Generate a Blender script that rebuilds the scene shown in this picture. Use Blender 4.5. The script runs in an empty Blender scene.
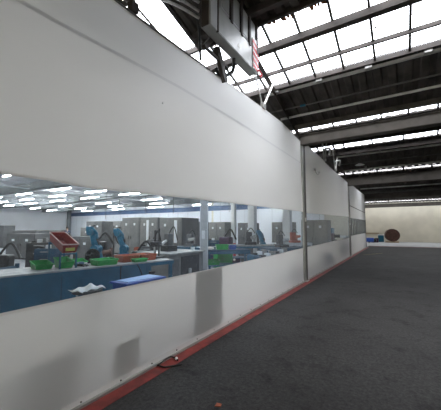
import bpy, bmesh, math, random
from mathutils import Vector, Matrix
random.seed(7)
S = bpy.context.scene
COL = S.collection
PI = math.pi

# ------------------------------------------------------------------ materials
def new_mat(name):
    m = bpy.data.materials.new(name); m.use_nodes = True
    nt = m.node_tree; nt.nodes.clear()
    out = nt.nodes.new('ShaderNodeOutputMaterial')
    return m, nt, out

def coords(nt, scale):
    tc = nt.nodes.new('ShaderNodeTexCoord')
    mp = nt.nodes.new('ShaderNodeMapping')
    mp.inputs['Scale'].default_value = (scale if isinstance(scale, tuple) else (scale,)*3)
    nt.links.new(tc.outputs['Object'], mp.inputs['Vector'])
    return mp.outputs['Vector']

def mat(name, c, rough=.6, metal=0., var=.18, scale=6., bump=.0, c2=None, detail=5, bscale=None):
    m, nt, out = new_mat(name)
    p = nt.nodes.new('ShaderNodeBsdfPrincipled')
    p.inputs['Roughness'].default_value = rough; p.inputs['Metallic'].default_value = metal
    v = coords(nt, scale)
    n = nt.nodes.new('ShaderNodeTexNoise'); n.inputs['Scale'].default_value = 1; n.inputs['Detail'].default_value = detail
    nt.links.new(v, n.inputs['Vector'])
    r = nt.nodes.new('ShaderNodeValToRGB')
    a = c2 or tuple(x*(1-var) for x in c); b = tuple(min(1, x*(1+var)) for x in c)
    r.color_ramp.elements[0].position = .35; r.color_ramp.elements[1].position = .65
    r.color_ramp.elements[0].color = (*a, 1); r.color_ramp.elements[1].color = (*b, 1)
    nt.links.new(n.outputs['Fac'], r.inputs['Fac']); nt.links.new(r.outputs['Color'], p.inputs['Base Color'])
    if bump:
        bn = nt.nodes.new('ShaderNodeTexNoise'); bn.inputs['Scale'].default_value = bscale or 8; bn.inputs['Detail'].default_value = 6
        nt.links.new(v, bn.inputs['Vector'])
        bu = nt.nodes.new('ShaderNodeBump'); bu.inputs['Strength'].default_value = bump; bu.inputs['Distance'].default_value = .02
        nt.links.new(bn.outputs['Fac'], bu.inputs['Height']); nt.links.new(bu.outputs['Normal'], p.inputs['Normal'])
    nt.links.new(p.outputs['BSDF'], out.inputs['Surface'])
    return m

def emit(name, c, s):
    m, nt, out = new_mat(name)
    e = nt.nodes.new('ShaderNodeEmission'); e.inputs['Color'].default_value = (*c, 1); e.inputs['Strength'].default_value = s
    nt.links.new(e.outputs[0], out.inputs['Surface']); return m

def sheet_mat(name, c, trans, tc=None, rough=.4):
    """woven coated fabric: diffuse reflection mixed with diffuse transmission"""
    m, nt, out = new_mat(name)
    v = coords(nt, (1, .55, 1.4))
    n = nt.nodes.new('ShaderNodeTexNoise'); n.inputs['Scale'].default_value = 1.3; n.inputs['Detail'].default_value = 3
    nt.links.new(v, n.inputs['Vector'])
    r = nt.nodes.new('ShaderNodeValToRGB')
    r.color_ramp.elements[0].position = .3; r.color_ramp.elements[1].position = .7
    r.color_ramp.elements[0].color = (*[x*.95 for x in c], 1); r.color_ramp.elements[1].color = (*c, 1)
    nt.links.new(n.outputs['Fac'], r.inputs['Fac'])
    d = nt.nodes.new('ShaderNodeBsdfPrincipled'); d.inputs['Roughness'].default_value = rough
    nt.links.new(r.outputs['Color'], d.inputs['Base Color'])
    t = nt.nodes.new('ShaderNodeBsdfTranslucent'); t.inputs['Color'].default_value = (*(tc or c), 1)
    fine = nt.nodes.new('ShaderNodeTexNoise'); fine.inputs['Scale'].default_value = 2.2; fine.inputs['Detail'].default_value = 4
    nt.links.new(v, fine.inputs['Vector'])
    bu = nt.nodes.new('ShaderNodeBump'); bu.inputs['Strength'].default_value = .22; bu.inputs['Distance'].default_value = .03
    nt.links.new(fine.outputs['Fac'], bu.inputs['Height']); nt.links.new(bu.outputs['Normal'], d.inputs['Normal'])
    mx = nt.nodes.new('ShaderNodeMixShader'); mx.inputs[0].default_value = trans
    nt.links.new(d.outputs[0], mx.inputs[1]); nt.links.new(t.outputs[0], mx.inputs[2])
    nt.links.new(mx.outputs[0], out.inputs['Surface'])
    return m

def film_mat(name, tint, haze=.16, gloss=.05):
    m, nt, out = new_mat(name)
    tr = nt.nodes.new('ShaderNodeBsdfTransparent'); tr.inputs['Color'].default_value = (*tint, 1)
    di = nt.nodes.new('ShaderNodeBsdfDiffuse'); di.inputs['Color'].default_value = (.72, .78, .86, 1)
    tl = nt.nodes.new('ShaderNodeBsdfTranslucent'); tl.inputs['Color'].default_value = (.7, .76, .85, 1)
    gl = nt.nodes.new('ShaderNodeBsdfGlossy'); gl.inputs['Roughness'].default_value = .12
    m1 = nt.nodes.new('ShaderNodeMixShader'); m1.inputs[0].default_value = .5
    nt.links.new(di.outputs[0], m1.inputs[1]); nt.links.new(tl.outputs[0], m1.inputs[2])
    m2 = nt.nodes.new('ShaderNodeMixShader'); m2.inputs[0].default_value = haze
    nt.links.new(tr.outputs[0], m2.inputs[1]); nt.links.new(m1.outputs[0], m2.inputs[2])
    m3 = nt.nodes.new('ShaderNodeMixShader')
    lw = nt.nodes.new('ShaderNodeLayerWeight'); lw.inputs['Blend'].default_value = .5
    def mth(op, a, b):
        n = nt.nodes.new('ShaderNodeMath'); n.operation = op
        nt.links.new(a, n.inputs[0]); n.inputs[1].default_value = b; return n.outputs[0]
    nt.links.new(mth('MULTIPLY', mth('POWER', lw.outputs['Facing'], 6), .4), m3.inputs[0])
    nt.links.new(mth('ADD', mth('MULTIPLY', mth('POWER', lw.outputs['Facing'], 3), .30), haze), m2.inputs[0])
    nt.links.new(m2.outputs[0], m3.inputs[1]); nt.links.new(gl.outputs[0], m3.inputs[2])
    nt.links.new(m3.outputs[0], out.inputs['Surface'])
    return m

def glazing_mat():
    m, nt, out = new_mat('roof_glass')
    tr = nt.nodes.new('ShaderNodeBsdfTransparent'); tr.inputs['Color'].default_value = (.93, .94, .96, 1)
    tl = nt.nodes.new('ShaderNodeBsdfTranslucent'); tl.inputs['Color'].default_value = (.85, .86, .9, 1)
    n = nt.nodes.new('ShaderNodeTexNoise'); n.inputs['Scale'].default_value = 1.1; n.inputs['Detail'].default_value = 4
    nt.links.new(coords(nt, 1.5), n.inputs['Vector'])
    mr = nt.nodes.new('ShaderNodeMapRange'); mr.inputs[1].default_value = .3; mr.inputs[2].default_value = .8
    mr.inputs[3].default_value = .05; mr.inputs[4].default_value = .3
    nt.links.new(n.outputs['Fac'], mr.inputs[0])
    mx = nt.nodes.new('ShaderNodeMixShader'); nt.links.new(mr.outputs[0], mx.inputs[0])
    nt.links.new(tr.outputs[0], mx.inputs[1]); nt.links.new(tl.outputs[0], mx.inputs[2])
    nt.links.new(mx.outputs[0], out.inputs['Surface'])
    return m

def floor_mat():
    m, nt, out = new_mat('worn_dark_floor')
    p = nt.nodes.new('ShaderNodeBsdfPrincipled'); p.inputs['Roughness'].default_value = .8; p.inputs['Specular IOR Level'].default_value = .25
    v = coords(nt, 1)
    def noise(s, det, rough=.6, sc=None):
        n = nt.nodes.new('ShaderNodeTexNoise'); n.inputs['Scale'].default_value = s; n.inputs['Detail'].default_value = det
        n.inputs['Roughness'].default_value = rough
        nt.links.new(v, n.inputs['Vector']); return n.outputs['Fac']
    def ramp(f, a, b, ca, cb):
        r = nt.nodes.new('ShaderNodeValToRGB'); r.color_ramp.elements[0].position = a; r.color_ramp.elements[1].position = b
        r.color_ramp.elements[0].color = (*ca, 1); r.color_ramp.elements[1].color = (*cb, 1)
        nt.links.new(f, r.inputs['Fac']); return r.outputs['Color']
    base = ramp(noise(.6, 7), .3, .75, (.026, .0252, .0250), (.048, .0468, .0462))
    grit = ramp(noise(26, 6, .85), .34, .66, (.38, .38, .38), (1.75, 1.75, 1.72))
    stain = ramp(noise(2.1, 7, .75), .52, .64, (1, 1, 1), (.5, .49, .49))
    def mul(a, b):
        x = nt.nodes.new('ShaderNodeMix'); x.data_type = 'RGBA'; x.blend_type = 'MULTIPLY'; x.inputs[0].default_value = 1
        nt.links.new(a, x.inputs[6]); nt.links.new(b, x.inputs[7]); return x.outputs[2]
    nt.links.new(mul(mul(base, grit), stain), p.inputs['Base Color'])
    bu = nt.nodes.new('ShaderNodeBump'); bu.inputs['Strength'].default_value = .3; bu.inputs['Distance'].default_value = .01
    nt.links.new(noise(30, 5), bu.inputs['Height']); nt.links.new(bu.outputs['Normal'], p.inputs['Normal'])
    nt.links.new(p.outputs[0], out.inputs['Surface'])
    return m

def wall_panel_mat(name, c, line, spacing):
    m, nt, out = new_mat(name)
    p = nt.nodes.new('ShaderNodeBsdfPrincipled'); p.inputs['Roughness'].default_value = .6
    tc = nt.nodes.new('ShaderNodeTexCoord'); br = nt.nodes.new('ShaderNodeTexBrick')
    mp = nt.nodes.new('ShaderNodeMapping'); mp.inputs['Rotation'].default_value = (PI/2, 0, 0)
    nt.links.new(tc.outputs['Object'], mp.inputs['Vector']); nt.links.new(mp.outputs[0], br.inputs['Vector'])
    br.inputs['Scale'].default_value = 1; br.inputs['Brick Width'].default_value = spacing; br.inputs['Row Height'].default_value = 6
    br.inputs['Mortar Size'].default_value = .02; br.offset = 0
    br.inputs['Color1'].default_value = (*c, 1); br.inputs['Color2'].default_value = (*[x*.96 for x in c], 1); br.inputs['Mortar'].default_value = (*line, 1)
    nt.links.new(br.outputs['Color'], p.inputs['Base Color']); nt.links.new(p.outputs[0], out.inputs['Surface'])
    return m

M = dict(
    sheet=sheet_mat('white_coated_fabric', (.84, .85, .85), .62),
    seam=sheet_mat('welded_seam', (.74, .75, .76), .3),
    hem=sheet_mat('hem_band', (.78, .78, .77), .1),
    film=film_mat('clear_film', (.78, .89, 1.0), .06),
    glass=glazing_mat(),
    floor=floor_mat(),
    wfloor=mat('workshop_floor_paint', (.30, .31, .33), .45, var=.12, scale=.8),
    lightfloor=mat('pale_concrete', (.33, .34, .35), .6, var=.15, scale=1.2),
    redpaint=mat('red_floor_paint', (.22, .027, .022), .55, var=.3, scale=5, c2=(.13, .018, .016)),
    yellowpaint=mat('worn_yellow_paint', (.16, .14, .05), .7, var=.3, scale=9),
    roof=mat('dark_roof_sheet', (.075, .066, .058), .8, var=.35, scale=2, bump=.1),
    steel=mat('brown_black_steel', (.045, .036, .031), .65, var=.35, scale=4),
    beam=mat('dark_beam_paint', (.095, .083, .072), .7, var=.2, scale=3),
    rust=mat('rust', (.30, .10, .03), .9, var=.5, scale=14, c2=(.09, .035, .02)),
    pipe=mat('light_grey_pipe', (.66, .66, .64), .45, .2, var=.12, scale=5),
    dpipe=mat('dark_grey_pipe', (.13, .125, .12), .5, .2, var=.2, scale=5),
    galv=mat('galvanised_steel', (.50, .50, .48), .4, .5, var=.15, scale=9),
    alu=mat('aluminium_post', (.36, .36, .34), .4, .5, var=.12, scale=4),
    cream=mat('cream_wall_paint', (.64, .60, .49), .75, var=.07, scale=.8),
    wwall=wall_panel_mat('white_wall_panels', (.76, .79, .84), (.45, .48, .54), 1.25),
    sidewall=mat('white_side_wall', (.80, .80, .82), .7, var=.05, scale=.5),
    band=mat('blue_wall_band', (.055, .11, .23), .5, var=.12, scale=1),
    wceil=mat('workshop_ceiling_sheet', (.55, .57, .60), .7, var=.12, scale=.7),
    wbeam=mat('grey_ceiling_beam', (.20, .215, .225), .6, var=.1, scale=2),
    truss=mat('pale_truss_paint', (.62, .64, .67), .5, var=.1, scale=3),
    tube=emit('fluorescent_tube', (1, .95, .86), 115),
    white=mat('white_enamel', (.75, .76, .76), .4, var=.05, scale=3),
    boxgrey=mat('grey_enamel_box', (.36, .37, .36), .4, .15, var=.1, scale=4),
    boxpale=mat('pale_grey_panel', (.47, .48, .49), .4, .1, var=.08, scale=4),
    black=mat('black_rubber', (.012, .012, .012), .5, var=.2, scale=8),
    hazred=mat('hazard_red', (.62, .03, .05), .5, var=.1, scale=6),
    hazwhite=mat('hazard_white', (.8, .78, .76), .5, var=.05, scale=6),
    teal=mat('teal_bench_paint', (.012, .10, .175), .4, var=.15, scale=4),
    tealdark=mat('dark_teal_paint', (.012, .06, .11), .45, var=.2, scale=4),
    robot=mat('teal_robot_paint', (.008, .13, .22), .3, var=.12, scale=5),
    top=mat('worn_grey_bench_top', (.30, .31, .30), .5, var=.25, scale=7),
    redbin=mat('red_plastic', (.30, .028, .018), .45, var=.15, scale=5),
    redrim=mat('worn_pink_rim', (.62, .40, .36), .6, var=.15, scale=15),
    yellow=mat('yellow_label', (.62, .52, .10), .5, var=.15, scale=30),
    green=mat('green_plastic', (.015, .33, .06), .4, var=.15, scale=6),
    orange=mat('orange_red_plastic', (.42, .085, .035), .45, var=.15, scale=5),
    bluebox=mat('blue_plastic', (.02, .075, .34), .4, var=.12, scale=5),
    bluetop=mat('pale_blue_sheet', (.22, .38, .66), .5, var=.1, scale=5),
    mach=mat('grey_machine_paint', (.20, .20, .195), .4, .2, var=.12, scale=2.5),
    mach2=mat('dark_grey_machine_paint', (.12, .122, .125), .45, .2, var=.15, scale=2.5),
    dark=mat('dark_recess', (.035, .035, .038), .6, var=.3, scale=5),
    iron=mat('dark_oily_iron', (.05, .05, .052), .4, .6, var=.3, scale=10),
    strip=mat('white_strip_panel', (.85, .87, .88), .4, var=.03, scale=3),
    cloth=mat('white_cloth', (.78, .76, .72), .8, var=.06, scale=8),
    board=mat('grey_board', (.22, .21, .19), .7, var=.15, scale=4),
    wood=mat('plywood', (.34, .25, .15), .7, var=.15, scale=6),
    skin=mat('skin', (.55, .33, .24), .6, var=.05, scale=9),
    hair=mat('dark_hair', (.02, .015, .012), .7, var=.2, scale=30),
    navy=mat('navy_workwear', (.02, .04, .10), .8, var=.15, scale=9),
    brown=mat('rust_brown_metal', (.07, .03, .02), .7, var=.4, scale=6),
    slat=mat('dark_slat', (.045, .04, .036), .6, var=.2, scale=6),
    purple=mat('dark_purple_plastic', (.06, .02, .06), .5, var=.2, scale=6),
    leaf=mat('rust_red_scrap', (.28, .07, .03), .8, var=.2, scale=30),
)

# ------------------------------------------------------------------ mesh builder
class MB:
    def __init__(s): s.bm = bmesh.new()
    def box(s, a, b, bev=0., rot=None, piv=None):
        """axis box between two corners, optional bevel and rotation about its own centre (or piv)"""
        a = Vector(a); b = Vector(b); c = (a+b)/2; d = b-a
        m = Matrix.Translation(c) @ Matrix.Diagonal((abs(d.x), abs(d.y), abs(d.z), 1))
        r = bmesh.ops.create_cube(s.bm, size=1, matrix=m)
        vs = r['verts']
        if bev:
            es = list({e for v in vs for e in v.link_edges})
            rb = bmesh.ops.bevel(s.bm, geom=es, offset=bev, segments=2, affect='EDGES', profile=.6)
            vs = list({v for f in rb['faces'] for v in f.verts} | {v for v in vs if v.is_valid})
        if rot is not None:
            p = Vector(piv) if piv is not None else c
            bmesh.ops.transform(s.bm, matrix=Matrix.Translation(p) @ rot.to_4x4() @ Matrix.Translation(-p), verts=vs)
        return s
    def cyl(s, p, q, r, r2=None, n=12):
        p = Vector(p); q = Vector(q); d = q-p
        m = Matrix.Translation((p+q)/2) @ d.to_track_quat('Z', 'Y').to_matrix().to_4x4()
        bmesh.ops.create_cone(s.bm, cap_ends=True, segments=n, radius1=r, radius2=r if r2 is None else r2, depth=d.length, matrix=m)
        return s
    def ball(s, c, r, sc=(1, 1, 1), n=14):
        m = Matrix.Translation(c) @ Matrix.Diagonal((*sc, 1))
        bmesh.ops.create_uvsphere(s.bm, u_segments=n, v_segments=n//2+2, radius=r, matrix=m); return s
    def tube(s, pts, r, n=8, smooth=6):
        P = [Vector(p) for p in pts]
        if smooth and len(P) > 2:
            Q = []
            for i in range(len(P)-1):
                a = P[max(i-1, 0)]; b = P[i]; c = P[i+1]; d = P[min(i+2, len(P)-1)]
                for k in range(smooth):
                    t = k/smooth
                    Q.append(.5*((2*b)+(c-a)*t+(2*a-5*b+4*c-d)*t*t+(3*b-a-3*c+d)*t**3))
            Q.append(P[-1]); P = Q
        rings = []
        up = Vector((0, 0, 1))
        for i, p in enumerate(P):
            t = (P[min(i+1, len(P)-1)]-P[max(i-1, 0)]).normalized()
            u = up.cross(t)
            if u.length < .05: u = Vector((1, 0, 0)).cross(t)
            u.normalize(); w = t.cross(u)
            rings.append([s.bm.verts.new(p+r*(math.cos(2*PI*k/n)*u+math.sin(2*PI*k/n)*w)) for k in range(n)])
        for a, b in zip(rings, rings[1:]):
            for k in range(n): s.bm.faces.new((a[k], a[(k+1) % n], b[(k+1) % n], b[k]))
        s.bm.faces.new(rings[0][::-1]); s.bm.faces.new(rings[-1]); return s
    def poly(s, pts):
        s.bm.faces.new([s.bm.verts.new(p) for p in pts]); return s
    def prism(s, pts, vec):
        a = [s.bm.verts.new(p) for p in pts]; b = [s.bm.verts.new(Vector(p)+Vector(vec)) for p in pts]
        n = len(a); s.bm.faces.new(a); s.bm.faces.new(b[::-1])
        for i in range(n): s.bm.faces.new((a[i], b[i], b[(i+1) % n], a[(i+1) % n]))
        return s
    def build(s, name, m, parent=None, smooth=False):
        bmesh.ops.recalc_face_normals(s.bm, faces=s.bm.faces)
        me = bpy.data.meshes.new(name); s.bm.to_mesh(me); s.bm.free()
        if smooth:
            for p in me.polygons: p.use_smooth = True
        me.materials.append(M[m] if isinstance(m, str) else m)
        o = bpy.data.objects.new(name, me); COL.objects.link(o)
        if parent: o.parent = parent
        return o

def R(axis, deg): return Matrix.Rotation(math.radians(deg), 3, axis)

def tag(o, label, cat, group=None, kind=None):
    o['label'] = label; o['category'] = cat
    if group: o['group'] = group
    if kind: o['kind'] = kind
    return o
def thing(name, label, cat, loc=(0, 0, 0), rz=0, group=None):
    o = bpy.data.objects.new(name, None); COL.objects.link(o); o.empty_display_size = .1
    o.location = loc; o.rotation_euler = (0, 0, math.radians(rz)); return tag(o, label, cat, group)
def struct(mb, name, m, parent=None, label=None):
    o = mb.build(name, m, parent)
    if parent is None: o['kind'] = 'structure'
    if label: o['label'] = label
    return o
def kids(o): return [c for c in bpy.data.objects if c.parent == o]
def dup(root, loc, rz=None, label=None, group=None, scale=None):
    r = root.copy(); COL.objects.link(r); r.location = loc
    if rz is not None: r.rotation_euler = (0, 0, math.radians(rz))
    if scale: r.scale = scale
    if label: r['label'] = label
    if group: r['group'] = group
    def rec(a, b):
        for ch in kids(a):
            if ch == b: continue
            c = ch.copy(); COL.objects.link(c); c.parent = b; rec(ch, c)
    rec(root, r)
    return r
def lerp(tab, y):
    if y <= tab[0][0]: return tab[0][1]
    for (a, b), (c, d) in zip(tab, tab[1:]):
        if y <= c: return b+(d-b)*(y-a)/(c-a)
    return tab[-1][1]

# ------------------------------------------------------------------ camera
F = 285.; cam_d = bpy.data.cameras.new('camera'); cam = bpy.data.objects.new('camera', cam_d); COL.objects.link(cam)
cam_d.sensor_width = 36; cam_d.lens = F/441*36; cam_d.clip_end = 300
cam.location = (2.504, 0, 1.6)
cam.rotation_euler = (math.radians(90+4.81), 0, math.radians(31.97))
S.camera = cam

# ------------------------------------------------------------------ floor
struct(MB().box((0, -8, -.2), (12, 42.2, 0)), 'floor', 'floor')
struct(MB().box((-36, -8, -.2), (-.002, 22, 0)), 'floor', 'wfloor')
struct(MB().box((-12, 22, -.2), (-.002, 42.2, 0)), 'floor', 'lightfloor')
struct(MB().box((0, 30.9, 0), (12, 42.2, .004)), 'floor', 'lightfloor')
o = MB().box((.035, -2, 0), (.19, 28.3, .004)).build('floor_line', 'redpaint'); tag(o, 'red painted line running along the foot of the white curtain wall', 'floor marking')
o = MB().box((.03, 30.35, 0), (12, 30.75, .005)).build('floor_line', 'redpaint'); tag(o, 'thin red line painted across the far end of the hall floor', 'floor marking')
mb = MB()
for (x, y, a, l) in [(.9, 20.5, 62, 1.5), (1.25, 21.3, 62, 1.1)]:
    mb.box((x-l/2, y-.05, 0), (x+l/2, y+.05, .004), rot=R('Z', a))
o = mb.build('floor_line', 'yellowpaint'); tag(o, 'worn yellowish paint marks on the dark floor far down the hall', 'floor marking')

# ------------------------------------------------------------------ hall walls
struct(MB().box((-12, 42, 0), (12, 42.2, 6.2)), 'wall_back', 'cream')
struct(MB().box((12, -8, -.2), (12.2, 42.2, 6.6)), 'wall_right', 'cream')
struct(MB().box((-36, -8.2, -.2), (12.2, -8, 6.6)), 'wall_front', 'cream')
# workshop shell
struct(MB().box((-36, 22, 0), (-2.2, 22.2, 4.3)), 'wall_workshop_back', 'wwall')
struct(MB().box((-36, 21.93, 3.28), (-2.3, 22, 3.72)), 'trim_1', 'band', label='dark blue band')
struct(MB().box((-35.4, -8, 0), (-35.2, 22, 4.3)), 'wall_workshop_left', 'sidewall')
struct(MB().box((-36, -8, 4.05), (-3.2, 22.2, 4.15)), 'ceiling', 'wceil')
struct(MB().box((-3.3, -8, 4.15), (-3.2, 42, 6.6)), 'wall_fascia', 'roof')
struct(MB().box((-12.2, 22, -.2), (-12, 42.2, 4.3)), 'wall_left', 'cream')
struct(MB().box((-12, 22.2, 4.15), (-3.2, 42, 4.25)), 'ceiling', 'wceil')
struct(MB().box((-35.15, 21.5, 0), (-34.85, 21.9, 4.05)), 'trim_2', 'wbeam')

# ------------------------------------------------------------------ hall roof
bays = [  # ridge y, valley y, plane constant (z = k-.2667*y), glazing strips
    (3.4, 9.1, 6.947, [(4.9, 6.65), (8.48, 8.76)]),
    (13.3, 18.78, 9.614, [(14.62, 15.02), (17.82, 18.08)]),
    (23.0, 28.45, 12.228, [(24.0, 25.2)]),
    (32.8, 38.3, 14.81, [(35.25, 36.2), (37.55, 37.85)])]
X0, X1 = -3.2, 12.
def corr(mb, y0, z0, y1, z1, x0=X0, x1=X1, pitch=.3, amp=.06):
    """trapezoid ribbed sheet with ribs running down the slope"""
    n = max(1, int(round((x1-x0)/pitch))); w = (x1-x0)/n; prof = []
    for i in range(n):
        a = x0+i*w
        prof += [(a, 0), (a+.45*w, 0), (a+.55*w, amp), (a+.9*w, amp)]
    prof.append((x1, 0))
    A = [mb.bm.verts.new((x, y0, z0+h)) for x, h in prof]; B = [mb.bm.verts.new((x, y1, z1+h)) for x, h in prof]
    for i in range(len(A)-1): mb.bm.faces.new((A[i], A[i+1], B[i+1], B[i]))
XG = -1.06
prev = (-6.2, 4.52)
nwin = 0
for bi, (yr, yv, k, strips) in enumerate(bays):
    pz = lambda y: k-.2667*y
    mb = MB()
    corr(mb, prev[0], prev[1], yr, pz(yr))          # rising slope
    cuts = [yr] + [v for s_ in strips for v in s_] + [yv]
    for a, b in zip(cuts[::2], cuts[1::2]):
        if b-a > .01:
            if bi == 0 and a == yr: corr(mb, a, pz(a), b, pz(b), x0=XG)
            else: corr(mb, a, pz(a), b, pz(b))
    if bi == 0: corr(mb, yr, pz(yr), yr+.12, pz(yr+.12), x1=XG)
    struct(mb, 'ceiling', 'roof', label='dark ribbed roof sheeting')
    prev = (yv, pz(yv))
    # glazing
    for si, (a, b) in enumerate(strips):
        nwin += 1
        mb = MB().poly([(X0, a, pz(a)+.03), (X1, a, pz(a)+.03), (X1, b, pz(b)+.03), (X0, b, pz(b)+.03)])
        if bi == 0 and si == 0:
            mb.poly([(X0, yr+.12, pz(yr+.12)+.03), (XG, yr+.12, pz(yr+.12)+.03), (XG, a, pz(a)+.03), (X0, a, pz(a)+.03)])
        w = struct(mb, 'window_%d' % nwin, 'glass')
        mb = MB()
        step = .615; x = .385-6*step
        if bi: step = 1.23
        while x < X1:
            r = .022 if bi == 0 else .035
            L = math.hypot(b-a, pz(b)-pz(a))
            p = Vector((x, a, pz(a))); q = Vector((x, b, pz(b)))
            mb.box((x-r, (a+b)/2-L/2, (pz(a)+pz(b))/2-.03), (x+r, (a+b)/2+L/2, (pz(a)+pz(b))/2+.025), rot=R('X', -14.93))
            x += step
        big = b-a > .5
        for yy in (a, b):
            if big: mb.box((X0, yy-.03, pz(yy)-.06), (X1, yy+.03, pz(yy)+.08))
            else: mb.box((X0, yy-.012, pz(yy)-.015), (X1, yy+.012, pz(yy)+.03))
        struct(mb, 'window_bars', 'steel', w)
        if bi == 0 and si == 0:
            mb = MB()
            mb.box((X0, 5.36, pz(5.4)-.16), (X1, 5.50, pz(5.4)-.02))       # purlin under the glass
            mb.box((X0, 6.11, pz(6.13)-.08), (X1, 6.16, pz(6.13)))
            struct(mb, 'window_purlin', 'steel', w)
            mb = MB()                                                        # ragged rust along the top edge
            xx = XG
            while xx < X1:
                wv = random.uniform(.05, .16); d = random.uniform(.05, .22)
                mb.poly([(xx, a, pz(a)+.012), (xx+wv, a, pz(a)+.012), (xx+wv*.8, a+d, pz(a+d)+.012), (xx+wv*.2, a+d*.9, pz(a+d*.9)+.012)])
                xx += wv*.9
            struct(mb, 'rusted_edge', 'rust', w, label='ragged rust-brown edge')
            mb = MB().tube([(X0, 5.78, pz(5.78)-.05), (X1, 5.78, pz(5.78)-.05)], .006, n=6, smooth=0)
            for x in (.78, 1.72, 2.3, 3.4): mb.ball((x, 5.78, pz(5.78)-.06), .02)
            struct(mb, 'window_wire', 'steel', w)
            # extra bar in the wide pane at left
            mb = MB().box((XG-.04, yr, pz(yr)-.1), (XG+.04, a, pz(yr)-.02), rot=R('X', -14.93), piv=(XG, yr, pz(yr)-.06))
            mb.box((-1.72, yr, pz(yr)-.03), (-1.68, 5.0, pz(yr)), rot=R('X', -14.93), piv=(-1.7, yr, pz(yr)))
            struct(mb, 'window_side_bar', 'steel', w)
fz = lambda y: prev[1]+(y-prev[0])*(5.9-prev[1])/(42.1-prev[0])
mb = MB(); corr(mb, prev[0], prev[1], 39.9, fz(39.9)); corr(mb, 40.6, fz(40.6), 42.1, 5.9); struct(mb, 'ceiling', 'roof', label='dark ribbed roof sheeting')
w = struct(MB().poly([(X0, 39.9, fz(39.9)), (X1, 39.9, fz(39.9)), (X1, 40.6, fz(40.6)), (X0, 40.6, fz(40.6))]), 'window_%d' % (nwin+1), 'glass')  # unseen glazing strip, added so daylight washes the cream end wall
mb = MB()
for i in range(12): mb.box((X0+.6+i*1.23, 39.9, fz(40.25)-.03), (X0+.66+i*1.23, 40.6, fz(40.25)+.03), rot=R('X', math.degrees(math.atan2(5.9-prev[1], 42.1-prev[0]))))
struct(mb, 'window_bars', 'steel', w)

# cross beams above the curtain joints
def beam(y0, y1, z0, z1, label):
    mb = MB().box((X0, y0, z0), (X1, y1, z1))
    mb.box((X0, y0-.05, z0-.012), (X1, y1+.02, z0+.012)).box((X0, y0-.05, z1-.03), (X1, y1, z1))
    o = mb.build('roof_beam', 'beam'); tag(o, label, 'beam')
beam(8.86, 9.06, 4.27, 4.575, 'deep dark roof beam crossing over the first joint of the curtain wall')
beam(18.42, 18.66, 4.2, 4.66, 'dark roof beam crossing over the second joint of the curtain wall')
beam(28.2, 28.42, 4.25, 4.62, 'dark roof beam crossing above the far end of the curtain wall')
beam(37.95, 38.2, 4.12, 4.5, 'farthest dark roof beam, close before the cream end wall')
# secondary dark purlins under the sheeting
def purlin(y, z, h, label, m='steel', x0=X0, x1=X1, w=.1):
    o = MB().box((x0, y-w/2, z-h), (x1, y+w/2, z)).build('roof_purlin', m); tag(o, label, 'purlin')
purlin(4.55, 5.70, .14, 'dark steel purlin above the rusted edge of the roof glazing', x0=XG+.06)
purlin(8.3, 4.7, .12, 'dark purlin at the lower end of the near ribbed roof slope', 'beam')
purlin(14.35, 5.76, .1, 'dark purlin above the second strip of roof glazing')
purlin(15.3, 5.5, .16, 'dark purlin below the second strip of roof glazing')
purlin(27.5, 4.86, .14, 'dark purlin in the third roof bay')

# rafters running down the near slope
def rafter(x, y0, y1, k, label, r=.035, drop=.14):
    z0 = k-.2667*y0; z1 = k-.2667*y1
    mb = MB()
    for dz in (-.04, -drop):
        mb.tube([(x, y0, z0+dz), (x, y1, z1+dz)], r, n=4, smooth=0)
    n = int((y1-y0)/.45)
    for i in range(n):
        ya = y0+(y1-y0)*i/n; yb = y0+(y1-y0)*(i+1)/n
        mb.tube([(x, ya, k-.2667*ya-.04), (x, yb, k-.2667*yb-drop)], r*.5, n=4, smooth=0)
    o = mb.build('roof_rafter', 'steel'); tag(o, label, 'rafter')
rafter(-.03, 3.6, 8.8, 6.947, 'dark double rafter sloping down behind the hazard-striped end of the grey overhead box')
rafter(4.9, 3.6, 8.8, 6.947, 'dark double rafter on the open side of the hall, near bay')
rafter(-.05, 13.4, 18.3, 9.614, 'dark rafter of the second roof bay above the curtain wall')
rafter(-.05, 23.1, 28.1, 12.228, 'dark rafter of the third roof bay above the curtain wall')

# pipes
def pipe(pts, r, m, label, cat='pipe', clamps=()):
    mb = MB().tube(pts, r, n=10, smooth=0)
    o = mb.build('ceiling_pipe', m); tag(o, label, cat)
    for c in clamps:
        x, y, z = c
        MB().box((x-.05, y-.04, z-.035), (x+.05, y+.04, z+.16), .008).build('pipe_bracket', 'galv', o)
z66 = 6.947-.2667*6.72
mb = MB().box((-.35, 6.74, z66-.09), (X1, 6.80, z66-.035)).box((-.35, 6.70, z66-.005), (X1, 6.75, z66+.012))
o = mb.build('ceiling_rail', 'pipe'); tag(o, 'pale grey twin rail with square brackets just below the roof glazing', 'rail')
for x in (0., 1.06, 2.1, 3.15, 4.2):
    MB().box((x-.07, 6.66, z66-.1), (x+.07, 6.76, z66+.03), .01).build('rail_bracket', 'galv', o)
pipe([(-1.2, 7.35, 4.86), (X1, 7.35, 4.86)], .02, 'dpipe', 'thin dark pipe crossing the ribbed roof above the pale pipe')
pipe([(-.25, 7.72, 4.76), (X1, 7.72, 4.76)], .032, 'pipe', 'pale grey pipe crossing below the ribbed roof of the near bay')
o = MB().cyl((.42, 7.35, 4.86), (.56, 7.35, 4.86), .03).build('pipe_sleeve', 'robot'); tag(o, 'small teal sleeve on the thin dark ceiling pipe', 'sleeve')
pipe([(-.1, 15.5, 5.30), (X1, 15.5, 5.30)], .045, 'pipe', 'pale pipe high in the second roof bay under the glazing strip', clamps=[(.9, 15.5, 5.30), (1.9, 15.5, 5.3)])
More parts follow.
